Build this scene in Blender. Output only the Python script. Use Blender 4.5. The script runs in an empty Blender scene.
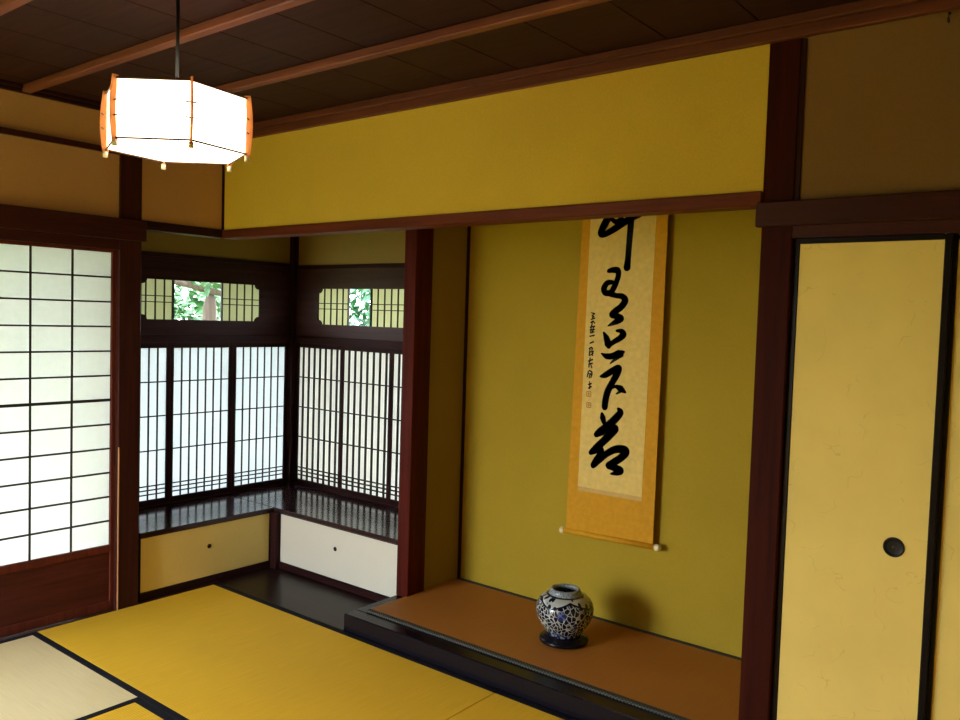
import bpy, bmesh, math, random
from mathutils import Vector, Matrix
random.seed(7)
SC = bpy.context.scene
COL = SC.collection
PI = math.pi

# ------------------------------------------------------------------ materials
def lin(r, g, b):
    def f(c):
        c /= 255.0
        return c / 12.92 if c <= 0.04045 else ((c + 0.055) / 1.055) ** 2.4
    return (f(r), f(g), f(b), 1.0)

class NT:
    def __init__(s, name):
        s.m = bpy.data.materials.new(name); s.m.use_nodes = True
        s.t = s.m.node_tree; s.t.nodes.clear()
        s.out = s.n('ShaderNodeOutputMaterial')
    def n(s, typ, **kw):
        x = s.t.nodes.new(typ)
        for k, v in kw.items():
            if hasattr(x, k): setattr(x, k, v)
        return x
    def l(s, a, b): s.t.links.new(a, b)
    def coords(s, scale=(1, 1, 1), rot=(0, 0, 0), kind='Object'):
        c = s.n('ShaderNodeTexCoord'); m = s.n('ShaderNodeMapping')
        m.inputs['Scale'].default_value = scale; m.inputs['Rotation'].default_value = rot
        s.l(c.outputs[kind], m.inputs['Vector']); return m.outputs[0]
    def noise(s, vec, scale, detail=4, rough=0.55):
        x = s.n('ShaderNodeTexNoise'); x.inputs['Scale'].default_value = scale
        x.inputs['Detail'].default_value = detail; x.inputs['Roughness'].default_value = rough
        s.l(vec, x.inputs['Vector']); return x.outputs[0]
    def ramp(s, fac, stops):
        r = s.n('ShaderNodeValToRGB'); e = r.color_ramp.elements
        while len(e) < len(stops): e.new(0.5)
        for el, (p, c) in zip(e, stops): el.position = p; el.color = c
        s.l(fac, r.inputs[0]); return r.outputs[0]
    def math(s, op, a, b=None):
        x = s.n('ShaderNodeMath'); x.operation = op
        for i, v in enumerate((a, b)):
            if v is None: continue
            if isinstance(v, (int, float)): x.inputs[i].default_value = v
            else: s.l(v, x.inputs[i])
        return x.outputs[0]
    def mix(s, fac, a, b):
        x = s.n('ShaderNodeMix'); x.data_type = 'RGBA'
        for i, v in ((0, fac), (6, a), (7, b)):
            if isinstance(v, (int, float, tuple)): x.inputs[i].default_value = v
            else: s.l(v, x.inputs[i])
        return x.outputs[2]
    def bump(s, h, strength=0.2, dist=0.002):
        b = s.n('ShaderNodeBump'); b.inputs['Strength'].default_value = strength
        b.inputs['Distance'].default_value = dist; s.l(h, b.inputs['Height']); return b.outputs[0]
    def bsdf(s, color, rough=0.6, spec=0.4, normal=None, **kw):
        p = s.n('ShaderNodeBsdfPrincipled')
        if isinstance(color, tuple): p.inputs['Base Color'].default_value = color
        else: s.l(color, p.inputs['Base Color'])
        if isinstance(rough, (int, float)): p.inputs['Roughness'].default_value = rough
        else: s.l(rough, p.inputs['Roughness'])
        p.inputs['Specular IOR Level'].default_value = spec
        for k, v in kw.items(): p.inputs[k.replace('_', ' ')].default_value = v
        if normal is not None: s.l(normal, p.inputs['Normal'])
        return p
    def done(s, sh):
        s.l(sh.outputs[0], s.out.inputs[0]); return s.m

def scl(c, k): return (min(c[0]*k, 1), min(c[1]*k, 1), min(c[2]*k, 1), 1)

def wood(name, col, axis='z', rough=0.45, spec=0.4, var=0.35, coat=0.0):
    t = NT(name)
    sc = {'x': (1.2, 22, 22), 'y': (22, 1.2, 22), 'z': (22, 22, 1.2)}[axis]
    v = t.coords(sc)
    f = t.noise(v, 1.6, 6, 0.6)
    c = t.ramp(f, [(0.3, scl(col, 1 - var)), (0.7, scl(col, 1 + var))])
    p = t.bsdf(c, rough, spec, t.bump(f, 0.12, 0.002))
    p.inputs['Coat Weight'].default_value = coat; p.inputs['Coat Roughness'].default_value = 0.15
    return t.done(p)

def plaster(name, col, var=0.08, rough=0.9):
    t = NT(name); v = t.coords()
    big = t.noise(v, 2.2, 3, 0.5); fine = t.noise(v, 160, 3, 0.7)
    mixf = t.math('ADD', t.math('MULTIPLY', big, 0.5), t.math('MULTIPLY', fine, 0.5))
    c = t.ramp(mixf, [(0.35, scl(col, 1 - var)), (0.65, scl(col, 1 + var))])
    return t.done(t.bsdf(c, rough, 0.15, t.bump(fine, 0.25, 0.002)))

def plain(name, col, rough=0.5, spec=0.4, **kw):
    t = NT(name); v = t.coords(); f = t.noise(v, 40, 3)
    c = t.ramp(f, [(0.3, scl(col, 0.92)), (0.7, scl(col, 1.08))])
    return t.done(t.bsdf(c, rough, spec, **kw))

def paper_shoji(name, col, trans=0.6):
    t = NT(name); v = t.coords(); f = t.noise(v, 30, 5, 0.7)
    c = t.ramp(f, [(0.3, scl(col, 0.95)), (0.7, scl(col, 1.0))])
    d = t.n('ShaderNodeBsdfDiffuse'); tr = t.n('ShaderNodeBsdfTranslucent'); mx = t.n('ShaderNodeMixShader')
    t.l(c, d.inputs[0]); t.l(c, tr.inputs[0]); mx.inputs[0].default_value = trans
    t.l(d.outputs[0], mx.inputs[1]); t.l(tr.outputs[0], mx.inputs[2])
    t.l(mx.outputs[0], t.out.inputs[0]); return t.m

def tatami(name, axis, col, rough=0.5, spec=0.3):
    # rush weave: fine ribs that run along the mat, small specks of rush colour
    t = NT(name); v = t.coords()
    w = t.n('ShaderNodeTexWave'); w.bands_direction = 'Y' if axis == 'x' else 'X'
    w.inputs['Scale'].default_value = 32; w.inputs['Distortion'].default_value = 0.15
    t.l(v, w.inputs['Vector'])
    rush = t.noise(t.coords((260, 6, 1) if axis == 'x' else (6, 260, 1)), 1.0, 3)
    big = t.noise(v, 1.4, 2)
    f = t.math('ADD', t.math('MULTIPLY', rush, 0.5), t.math('ADD', t.math('MULTIPLY', w.outputs[1], 0.18), t.math('MULTIPLY', big, 0.3)))
    c = t.ramp(f, [(0.3, scl(col, 0.86)), (0.7, scl(col, 1.12))])
    h = t.math('ADD', w.outputs[1], t.math('MULTIPLY', rush, 0.5))
    p = t.bsdf(c, rough, spec, t.bump(h, 0.25, 0.0015))
    return t.done(p)

def heri_grey(name):
    # woven grey edge band with a small repeating figure
    t = NT(name); v = t.coords()
    a = t.n('ShaderNodeTexChecker'); a.inputs['Scale'].default_value = 140; t.l(v, a.inputs['Vector'])
    a.inputs['Color1'].default_value = lin(44, 44, 40); a.inputs['Color2'].default_value = lin(92, 92, 84)
    return t.done(t.bsdf(a.outputs[0], 0.85, 0.2))

M = {}
M['post_red'] = wood('cedar_post', lin(74, 22, 14), 'z', 0.5, 0.1)
M['pillar'] = wood('pillar_wood', lin(54, 17, 9), 'z', 0.6, 0.06)
M['post_dark'] = wood('dark_post', lin(58, 24, 20), 'z', 0.5, 0.14)
M['wood_x'] = wood('beam_wood_x', lin(58, 24, 20), 'x', 0.5, 0.14)
M['wood_y'] = wood('beam_wood_y', lin(58, 24, 20), 'y', 0.5, 0.14)
M['otoshi'] = wood('lintel_cedar', lin(92, 40, 24), 'x', 0.5, 0.12)
M['frame_z'] = wood('frame_wood_z', lin(44, 20, 20), 'z', 0.5, 0.1)
M['frame_y'] = wood('frame_wood_y', lin(44, 20, 20), 'y', 0.5, 0.1)
M['frame_x'] = wood('frame_wood_x', lin(44, 20, 20), 'x', 0.5, 0.1)
M['shoji_wood'] = wood('shoji_cedar', lin(92, 40, 30), 'z', 0.5, 0.14)
M['shoji_panel'] = wood('shoji_kickboard', lin(78, 34, 28), 'y', 0.5, 0.14)
M['lattice'] = plain('lattice_wood', lin(34, 24, 22), 0.6, 0.2)
M['board'] = wood('transom_board', lin(50, 26, 26), 'y', 0.55, 0.1)
M['ceiling'] = wood('ceiling_board', lin(48, 25, 21), 'x', 0.65, 0.12, 0.3)
M['batten'] = wood('ceiling_batten', lin(108, 62, 46), 'x', 0.5, 0.25)
M['cornice'] = wood('cornice_wood', lin(92, 48, 34), 'x', 0.5, 0.25)
M['plaster'] = plaster('yellow_plaster', lin(207, 175, 66))
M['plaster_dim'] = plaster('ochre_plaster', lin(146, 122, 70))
M['plaster_toko'] = plaster('alcove_plaster', lin(170, 144, 44))
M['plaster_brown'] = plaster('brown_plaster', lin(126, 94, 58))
M['plaster_brown_lit'] = plaster('brown_plaster_lit', lin(186, 148, 106))  # brown plaster lightened for the left wall, lamp light put into the colour
M['white_sheet'] = plaster('white_sheet', lin(218, 212, 198), 0.04, 0.7)
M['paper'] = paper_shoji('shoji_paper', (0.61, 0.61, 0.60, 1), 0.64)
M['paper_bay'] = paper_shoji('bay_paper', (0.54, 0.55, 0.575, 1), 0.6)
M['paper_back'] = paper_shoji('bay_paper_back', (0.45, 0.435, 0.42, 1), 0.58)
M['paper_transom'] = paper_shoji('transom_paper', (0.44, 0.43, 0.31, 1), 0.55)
M['gravel'] = plain('gravel', lin(150, 158, 116), 0.9, 0.1)  # only for the unseen strip added to bounce daylight onto the left screens
M['lacquer'] = plain('black_lacquer', lin(18, 15, 24), 0.25, 0.22)
M['shelf'] = wood('lacquered_shelf', lin(52, 34, 38), 'y', 0.14, 0.34, 0.25)
M['floorboard'] = wood('dark_floor_board', lin(40, 26, 24), 'x', 0.3, 0.18, 0.25)
M['gold_paper'] = plaster('gold_paper', lin(238, 214, 134), 0.05, 0.7)
def fibre_paper(name, col):
    t = NT(name); v = t.coords()
    big = t.noise(v, 3.0, 3); a = t.noise(v, 9.0, 2, 0.4); m = t.noise(t.coords((1, 1, 0.6)), 14.0, 2)
    line = t.math('LESS_THAN', t.math('ABSOLUTE', t.math('SUBTRACT', a, 0.5)), 0.0035)
    fib = t.math('MULTIPLY', line, t.math('GREATER_THAN', m, 0.56))
    c = t.ramp(big, [(0.35, scl(col, 0.95)), (0.65, scl(col, 1.04))])
    c = t.mix(t.math('MULTIPLY', fib, 0.35), c, scl(col, 0.62))
    return t.done(t.bsdf(c, 0.75, 0.2, t.bump(fib, 0.15, 0.001)))
M['fusuma'] = fibre_paper('fusuma_paper', lin(232, 206, 116))
M['black_frame'] = plain('black_frame', lin(18, 12, 18), 0.3, 0.2)
M['tatami_x'] = tatami('tatami_rush_long', 'x', lin(244, 190, 50), 0.7, 0.15)
M['tatami_y'] = tatami('tatami_rush_cross', 'y', lin(246, 220, 166), 0.36, 0.7)  # paler than tatami_x: glare from the screens put into the base colour
M['heri'] = plain('tatami_edging', lin(26, 24, 34), 0.8, 0.15)
M['goza'] = tatami('alcove_rush', 'x', lin(174, 110, 42), 0.6)
M['heri_grey'] = heri_grey('grey_edging')
M['brass_dark'] = plain('dark_metal', lin(20, 16, 14), 0.5, 0.3)
M['brass'] = plain('aged_brass', lin(96, 74, 34), 0.35, 0.5, Metallic=0.8)
M['ivory'] = plain('ivory', lin(232, 220, 180), 0.4)
M['silk'] = plain('orange_silk', lin(206, 148, 28), 0.7, 0.2)
M['silk_strip'] = plain('tan_strip', lin(206, 168, 100), 0.7, 0.2)
M['washi'] = plain('scroll_paper', lin(226, 196, 116), 0.8, 0.15)
M['ink'] = plain('ink', lin(16, 12, 14), 0.6, 0.2)
M['seal'] = plain('seal_red', lin(190, 132, 70), 0.7, 0.2)
M['light_leak'] = plain('light_leak_strip', lin(214, 160, 108), 0.6)
M['cord'] = plain('black_cord', lin(16, 15, 18), 0.5)
M['soil'] = plain('garden_ground', lin(120, 130, 84), 0.9, 0.1)
M['bark'] = wood('bark', lin(70, 60, 54), 'z', 0.9, 0.1, 0.4)
M['leaf'] = plain('leaf', lin(44, 84, 44), 0.4, 0.5)
M['leaf2'] = plain('leaf_dark', lin(32, 78, 46), 0.4, 0.5)

# ------------------------------------------------------------------ builders
ORG = {}
class MB:
    def __init__(s): s.bm = bmesh.new()
    def box(s, x0, x1, y0, y1, z0, z1, bev=0.0015):
        r = bmesh.ops.create_cube(s.bm, size=1.0)
        vs = r['verts']
        for v in vs:
            v.co = Vector(((x0+x1)/2 + v.co.x*(x1-x0), (y0+y1)/2 + v.co.y*(y1-y0), (z0+z1)/2 + v.co.z*(z1-z0)))
        if bev and min(x1-x0, y1-y0, z1-z0) > bev*3:
            es = list({e for v in vs for e in v.link_edges})
            bmesh.ops.bevel(s.bm, geom=es, offset=bev, segments=1, affect='EDGES', profile=0.5)
        return s
    def tube(s, pts, radii, seg=12, cap=True):
        rings = []
        pts = [Vector(p) for p in pts]
        if not isinstance(radii, (list, tuple)): radii = [radii]*len(pts)
        ref = Vector((0, 0, 1))
        d0 = (pts[1]-pts[0]).normalized()
        if abs(d0.dot(ref)) > 0.9: ref = Vector((1, 0, 0))
        for i, p in enumerate(pts):
            d = (pts[min(i+1, len(pts)-1)] - pts[max(i-1, 0)]).normalized()
            a = d.cross(ref).normalized(); b = d.cross(a)
            rings.append([s.bm.verts.new(p + (a*math.cos(2*PI*k/seg) + b*math.sin(2*PI*k/seg))*radii[i]) for k in range(seg)])
        for r0, r1 in zip(rings, rings[1:]):
            for k in range(seg):
                f = s.bm.faces.new((r0[k], r0[(k+1) % seg], r1[(k+1) % seg], r1[k])); f.smooth = True
        if cap:
            s.bm.faces.new(rings[0][::-1]); s.bm.faces.new(rings[-1])
        return s
    def lathe(s, cx, cy, z0, prof, seg=64):
        rings = []
        for r, z in prof:
            if r < 1e-6: rings.append([s.bm.verts.new((cx, cy, z0+z))]); continue
            rings.append([s.bm.verts.new((cx + r*math.cos(2*PI*k/seg), cy + r*math.sin(2*PI*k/seg), z0+z)) for k in range(seg)])
        for a, b in zip(rings, rings[1:]):
            for k in range(seg):
                if len(a) == 1 and len(b) == 1: continue
                if len(a) == 1: f = s.bm.faces.new((a[0], b[(k+1) % seg], b[k]))
                elif len(b) == 1: f = s.bm.faces.new((a[k], a[(k+1) % seg], b[0]))
                else: f = s.bm.faces.new((a[k], a[(k+1) % seg], b[(k+1) % seg], b[k]))
                f.smooth = True
        return s
    def quad(s, pts):
        s.bm.faces.new([s.bm.verts.new(p) for p in pts]); return s
    def prism(s, loop, vec):
        a = [s.bm.verts.new(p) for p in loop]; b = [s.bm.verts.new(Vector(p)+Vector(vec)) for p in loop]
        n = len(loop)
        s.bm.faces.new(a[::-1]); s.bm.faces.new(b)
        for i in range(n): s.bm.faces.new((a[i], a[(i+1) % n], b[(i+1) % n], b[i]))
        return s
    def holed(s, outer, inner, vec):
        # plate with a hole, extruded along vec
        ev = []
        for lp in (outer, inner):
            vs = [s.bm.verts.new(p) for p in lp]
            ev += [s.bm.edges.new((vs[i], vs[(i+1) % len(vs)])) for i in range(len(vs))]
        r = bmesh.ops.triangle_fill(s.bm, edges=ev, use_beauty=True)
        fs = [g for g in r['geom'] if isinstance(g, bmesh.types.BMFace)]
        e = bmesh.ops.extrude_face_region(s.bm, geom=fs, use_keep_orig=True)
        for g in e['geom']:
            if isinstance(g, bmesh.types.BMVert): g.co += Vector(vec)
        return s
    def build(s, name, mat, parent=None, org=None):
        bm = s.bm
        bmesh.ops.recalc_face_normals(bm, faces=bm.faces)
        xs = [v.co for v in bm.verts]
        if parent is not None: o0 = ORG[parent.name]
        if org is None:
            lo = [min(c[i] for c in xs) for i in range(3)]; hi = [max(c[i] for c in xs) for i in range(3)]
            org = Vector(((lo[0]+hi[0])/2, (lo[1]+hi[1])/2, lo[2]))
        else: org = Vector(org)
        bmesh.ops.translate(bm, verts=bm.verts, vec=-org)
        me = bpy.data.meshes.new(name); bm.to_mesh(me); bm.free()
        me.materials.append(M[mat] if isinstance(mat, str) else mat)
        o = bpy.data.objects.new(name, me); COL.objects.link(o)
        o.location = org
        if parent is not None:
            o.parent = parent; o.location = org - o0
        ORG[o.name] = org
        return o

def tag(o, label, cat, group=None, kind=None):
    o['label'] = label; o['category'] = cat
    if group: o['group'] = group
    if kind: o['kind'] = kind
    return o
def thing(name, loc, label, cat, group=None, kind=None):
    o = bpy.data.objects.new(name, None); COL.objects.link(o)
    o.location = loc; ORG[o.name] = Vector(loc); o.empty_display_size = 0.1
    return tag(o, label, cat, group, kind)
def S(o, label, cat): return tag(o, label, cat, kind='structure')

SKY = 14.0
EXPO = 1.16
CHARS=[[[(1.943, 1.992, 0.0203), (1.913, 1.961, 0.0258), (1.889, 1.925, 0.0285), (1.87, 1.886, 0.0231), (1.888, 1.878, 0.0203), (1.932, 1.897, 0.0231), (1.976, 1.921, 0.0244), (2.019, 1.943, 0.0231), (2.069, 1.954, 0.0095)], [(1.915, 1.954, 0.0136), (1.946, 1.933, 0.0163), (1.975, 1.947, 0.0163)], [(2.024, 1.968, 0.0231), (2.022, 1.909, 0.0231), (2.018, 1.831, 0.0217), (2.015, 1.766, 0.0217), (2.012, 1.726, 0.0258)]], [[(1.92, 1.711, 0.0151), (1.941, 1.715, 0.0198), (1.964, 1.712, 0.0233), (1.97, 1.692, 0.0198), (1.961, 1.661, 0.0198), (1.949, 1.635, 0.0209), (1.933, 1.613, 0.0198), (1.907, 1.611, 0.0209), (1.897, 1.63, 0.0221), (1.913, 1.655, 0.0198), (1.94, 1.659, 0.0151), (1.949, 1.651, 0.0081)], [(1.93, 1.607, 0.0198), (1.962, 1.599, 0.0174), (1.994, 1.595, 0.0198), (2.009, 1.576, 0.0244), (1.99, 1.548, 0.0233), (1.962, 1.528, 0.0233), (1.944, 1.511, 0.0209), (1.973, 1.505, 0.0198), (1.991, 1.495, 0.0233), (1.968, 1.481, 0.0209), (1.926, 1.46, 0.0047)]], [[(1.905, 1.429, 0.007), (1.92, 1.404, 0.0221), (1.93, 1.378, 0.0267), (1.935, 1.365, 0.014)], [(1.935, 1.37, 0.0151), (1.959, 1.388, 0.0174), (1.99, 1.406, 0.0209), (2.006, 1.424, 0.0244), (1.995, 1.438, 0.0174), (1.971, 1.439, 0.0081)], [(1.897, 1.332, 0.0047), (1.924, 1.321, 0.0198), (1.955, 1.323, 0.0221), (1.987, 1.336, 0.0244), (2.013, 1.345, 0.0081)], [(2.0, 1.332, 0.0194), (1.973, 1.312, 0.0129), (1.945, 1.288, 0.0039)]], [[(1.897, 1.226, 0.0078), (1.922, 1.234, 0.0207), (1.954, 1.253, 0.0233), (1.989, 1.27, 0.0233), (1.982, 1.242, 0.0245), (1.96, 1.203, 0.0233), (1.938, 1.16, 0.0245), (1.928, 1.12, 0.0245), (1.925, 1.087, 0.0233)], [(1.957, 1.174, 0.0065), (1.978, 1.185, 0.0116), (2.004, 1.176, 0.0245), (2.029, 1.162, 0.0065)], [(2.009, 1.17, 0.0142), (1.983, 1.152, 0.0052)]], [[(1.912, 1.055, 0.0103), (1.917, 1.036, 0.022), (1.924, 1.016, 0.0168)], [(1.994, 1.085, 0.009), (2.007, 1.069, 0.0245), (1.983, 1.038, 0.0271), (1.945, 1.002, 0.0271), (1.906, 0.972, 0.0245), (1.886, 0.955, 0.0194)], [(1.886, 0.954, 0.0194), (1.928, 0.973, 0.022), (1.982, 0.993, 0.0284), (1.958, 0.962, 0.0284), (1.923, 0.926, 0.0271), (1.888, 0.892, 0.0258), (1.86, 0.867, 0.0168)], [(1.86, 0.867, 0.0168), (1.895, 0.883, 0.022), (1.914, 0.887, 0.0233), (1.91, 0.862, 0.0245), (1.892, 0.834, 0.0258), (1.875, 0.808, 0.0194), (1.908, 0.84, 0.0233), (1.947, 0.874, 0.0233), (1.99, 0.898, 0.0258), (2.032, 0.902, 0.0284), (2.043, 0.89, 0.0258), (2.02, 0.864, 0.0258), (1.985, 0.838, 0.0258), (1.953, 0.818, 0.0181), (1.986, 0.813, 0.0245), (2.017, 0.804, 0.0284), (1.998, 0.791, 0.0194), (1.969, 0.782, 0.0052)]]]
INSC=[[(1.835, 1.519, 0.0034), (1.853, 1.514, 0.0068)], [(1.84, 1.507, 0.0054), (1.85, 1.499, 0.0061)], [(1.848, 1.517, 0.0047), (1.841, 1.49, 0.0054)], [(1.835, 1.487, 0.0041), (1.854, 1.493, 0.0061)], [(1.835, 1.472, 0.0054), (1.846, 1.479, 0.0061), (1.856, 1.471, 0.0054)], [(1.843, 1.48, 0.0047), (1.841, 1.461, 0.0054)], [(1.832, 1.451, 0.0047), (1.855, 1.456, 0.0068)], [(1.838, 1.46, 0.0054), (1.836, 1.429, 0.0061)], [(1.85, 1.453, 0.0054), (1.844, 1.426, 0.0061)], [(1.831, 1.438, 0.0047), (1.854, 1.441, 0.0068)], [(1.833, 1.424, 0.0041), (1.853, 1.43, 0.0061)], [(1.832, 1.409, 0.0054), (1.855, 1.414, 0.0068)], [(1.835, 1.377, 0.0061), (1.852, 1.384, 0.0068)], [(1.831, 1.351, 0.0054), (1.842, 1.358, 0.0061), (1.85, 1.352, 0.0054)], [(1.836, 1.354, 0.0054), (1.833, 1.32, 0.0061)], [(1.845, 1.351, 0.0054), (1.85, 1.321, 0.0061)], [(1.832, 1.334, 0.0047), (1.854, 1.34, 0.0061)], [(1.839, 1.321, 0.0047), (1.854, 1.332, 0.0054)], [(1.829, 1.293, 0.0054), (1.851, 1.301, 0.0068)], [(1.838, 1.307, 0.0054), (1.833, 1.266, 0.0061)], [(1.831, 1.279, 0.0047), (1.851, 1.284, 0.0068)], [(1.842, 1.28, 0.0054), (1.849, 1.263, 0.0054)], [(1.831, 1.245, 0.0061), (1.827, 1.221, 0.0061)], [(1.837, 1.249, 0.0061), (1.85, 1.242, 0.0068), (1.846, 1.217, 0.0061)], [(1.835, 1.234, 0.0047), (1.852, 1.232, 0.0061)], [(1.841, 1.236, 0.0047), (1.837, 1.215, 0.0054)], [(1.839, 1.198, 0.0041), (1.842, 1.185, 0.0054)], [(1.834, 1.184, 0.0054), (1.849, 1.189, 0.0068)], [(1.836, 1.167, 0.0061), (1.848, 1.175, 0.0081)], [(1.842, 1.185, 0.0054), (1.841, 1.166, 0.0061)]]
SEALS=[(1.838, 1.14), (1.84, 1.088)]
# ------------------------------------------------------------------ the room shell
WX, YW = -0.5117, 0.8854          # bay window planes
CZ = 2.42                          # ceiling boards
XR, YN = 4.785, -3.86              # right and near walls

b = MB(); b.box(-0.60, XR+0.1, YN-0.1, 1.0, -0.12, -0.05, 0)
S(b.build('floor', 'floorboard'), 'dark subfloor beneath the tatami mats', 'floor')

# ceiling: boards between battens, seams as real gaps
ce = thing('ceiling', (2.2, -1.5, CZ), 'dark reddish board ceiling with thin battens', 'ceiling', kind='structure')
b = MB()
xs = [-0.35 + 0.305*k for k in range(18)]
seams = [0.11 + 0.305*k for k in range(-2, 17)]
edges = [-0.57] + [s for s in seams if -0.5 < s < XR+0.05] + [XR+0.1]
for x0, x1 in zip(edges, edges[1:]):
    b.box(x0+0.0018, x1-0.0018, YN-0.1, 0.95, CZ, CZ+0.012, 0.001)
b.build('ceiling_board', 'ceiling', ce)
MB().box(-0.60, XR+0.1, YN-0.1, 1.0, CZ+0.012, CZ+0.06, 0).build('ceiling_backing', 'frame_x', ce)
for k in range(7):
    y = -0.525 - 0.48*k
    MB().box(0.0, XR, y-0.019, y+0.019, CZ-0.032, CZ-0.0005, 0.004).build('batten', 'batten', ce)
b = MB(); b.box(0.0, XR, -0.026, 0.0, 2.357, 2.392, 0.003); b.box(0.0, XR, -0.046, 0.0, 2.390, CZ, 0.003)
b.build('cornice', 'cornice', ce)
b = MB(); b.box(0.0, 0.022, YN, -0.046, 2.385, 2.405, 0.003); b.box(0.0, 0.03, YN, -0.046, 2.403, CZ, 0.003)
b.build('cornice', M['frame_y'], ce)

# left wall
b = MB()
b.box(-0.09, -0.010, YN, -0.5724, 1.895, 2.40, 0)
b.box(-0.09, -0.010, -0.4605, 0.02, 1.905, 2.40, 0)
b.box(-0.09, -0.010, YN-0.08, YN, -0.05, 2.40, 0)
S(b.build('wall_left', 'plaster_brown_lit'), 'lamp-lit brown plaster band above the sliding paper screens', 'wall')
S(MB().box(-0.02, 0.008, YN, -0.5724, 2.200, 2.226).build('trim_1', 'wood_y'), 'thin dark rail across the upper left wall band', 'rail')
b = MB(); b.box(-0.03, 0.020, YN, -0.446, 1.80, 1.900, 0.003); b.box(-0.03, 0.018, -0.452, -0.446, 1.80, 1.885, 0)
S(b.build('trim_2', 'wood_y'), 'heavy dark beam running above the left paper screens', 'beam')
S(MB().box(-0.11, 0.0, YN, -0.5724, 1.752, 1.80).build('trim_3', 'wood_y'), 'grooved head rail directly above the left paper screens', 'rail')
S(MB().box(-0.12, 0.0, YN, -0.5724, -0.05, 0.0).build('trim_4', 'wood_y'), 'dark sill under the left paper screens', 'sill')
p1 = MB().box(-0.11, 0.0, -0.5724, -0.4605, -0.05, CZ, 0.003).build('trim_5', 'post_dark')
S(p1, 'dark wooden post between paper screens and bay window', 'post')
MB().box(-0.0015, 0.0025, -0.5715, -0.5655, 0.0, 0.80, 0.0008).build('light_leak_strip', 'light_leak', p1)['label'] = 'pale strip painted as light leaking along the post edge'  # pale colour stands in for light leaking past the jamb
S(MB().box(-0.09, 0.0, -0.4605, 0.0, 1.862, 1.905).build('trim_6', 'frame_y'), 'dark short lintel above the left side of the bay', 'lintel')
S(MB().box(-0.008, 0.002, -0.010, 0.0, 1.905, 2.357, 0).build('trim_7', 'frame_z'), 'thin dark corner strip where the upper walls meet', 'trim')

# front wall over the alcoves
S(MB().box(-0.01, 2.877, 0.0, 0.07, 1.900, 2.40, 0).build('wall_front', 'plaster'), 'wide yellow plaster wall hanging above the alcoves', 'wall')
S(MB().box(0.0, 2.877, -0.012, 0.075, 1.857, 1.902, 0.003).build('trim_8', 'otoshi'), 'reddish lintel beam along the bottom of the hanging wall', 'lintel')
S(MB().box(2.877, 2.9735, 0.0, 0.10, -0.05, CZ, 0.003).build('trim_9', 'pillar'), 'reddish brown square pillar right of the scroll alcove', 'pillar')
S(MB().box(2.9735, 2.988, 0.004, 0.05, 1.865, 2.357, 0.001).build('trim_10', 'frame_z'), 'thin dark strip beside the upper pillar', 'trim')
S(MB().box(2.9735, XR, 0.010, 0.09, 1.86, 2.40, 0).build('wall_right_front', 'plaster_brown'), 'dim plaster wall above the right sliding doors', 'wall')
S(MB().box(2.864, XR, -0.022, 0.010, 1.789, 1.865, 0.003).build('trim_11', 'wood_x'), 'dark beam above the right sliding doors', 'beam')
S(MB().box(2.9735, XR, 0.0, 0.09, 1.752, 1.792).build('trim_12', 'wood_x'), 'head rail touching the right sliding doors', 'rail')
S(MB().box(2.9735, XR, -0.004, 0.09, -0.05, 0.0).build('trim_13', 'wood_x'), 'sill under the right sliding doors', 'sill')
S(MB().box(4.70, XR, 0.0, 0.09, 0.0, 1.752).build('trim_14', 'post_red'), 'post at the far right of the sliding doors', 'post')
S(MB().box(XR, XR+0.08, YN, 0.09, -0.05, CZ, 0).build('wall_right', 'plaster'), 'plaster wall closing the right side of the room', 'wall')
b = MB(); b.box(0.95, XR+0.08, YN-0.08, YN, -0.05, CZ, 0); b.box(-0.01, 0.95, YN-0.08, YN, 1.78, CZ, 0)
S(b.build('wall_near', 'plaster'), 'plaster wall behind the viewer', 'wall')

# alcove walls
S(MB().box(1.056, 2.98, 0.770, 0.85, -0.05, CZ, 0).build('wall_back', 'plaster_toko'), 'yellow ochre plaster back wall behind the hanging scroll', 'wall')
S(MB().box(0.992, 1.056, 0.475, 0.945, 0.0, CZ, 0).build('wall_alcove_left', 'plaster_dim'), 'dim plaster side wall left of the scroll', 'wall')
S(MB().box(2.895, 2.98, 0.095, 0.775, 0.0, CZ, 0).build('wall_alcove_right', 'plaster_toko'), 'plaster side wall hidden behind the right pillar', 'wall')
S(MB().box(0.990, 1.0685, 0.353, 0.478, 0.081, CZ, 0.003).build('trim_15', 'post_red'), 'reddish square post between bay window and scroll alcove', 'post')
S(MB().box(1.054, 1.064, 0.752, 0.772, 0.08, CZ, 0.001).build('trim_16', 'frame_z'), 'thin dark corner strip left of the ochre back wall', 'trim')
# bay window walls (plaster over the transoms)
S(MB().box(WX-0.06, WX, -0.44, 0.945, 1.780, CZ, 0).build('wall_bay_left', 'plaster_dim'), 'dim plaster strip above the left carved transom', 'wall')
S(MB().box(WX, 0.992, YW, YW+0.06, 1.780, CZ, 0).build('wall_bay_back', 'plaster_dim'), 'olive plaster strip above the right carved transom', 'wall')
S(MB().box(WX-0.03, WX+0.040, YW-0.040, YW+0.03, 0.0, CZ, 0.002).build('trim_17', 'frame_z'), 'dark corner post between the two bay windows', 'post')
S(MB().box(WX-0.06, -0.105, -0.50, -0.44, -0.05, CZ, 0).build('wall_bay_side', 'plaster_dim'), 'narrow side wall of the bay hidden behind the left post', 'wall')
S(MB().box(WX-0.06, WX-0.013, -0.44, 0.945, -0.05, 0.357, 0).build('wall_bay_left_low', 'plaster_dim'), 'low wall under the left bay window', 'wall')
S(MB().box(WX, 0.992, YW+0.013, YW+0.06, -0.05, 0.357, 0).build('wall_bay_back_low', 'plaster_dim'), 'low wall under the right bay window', 'wall')

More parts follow.
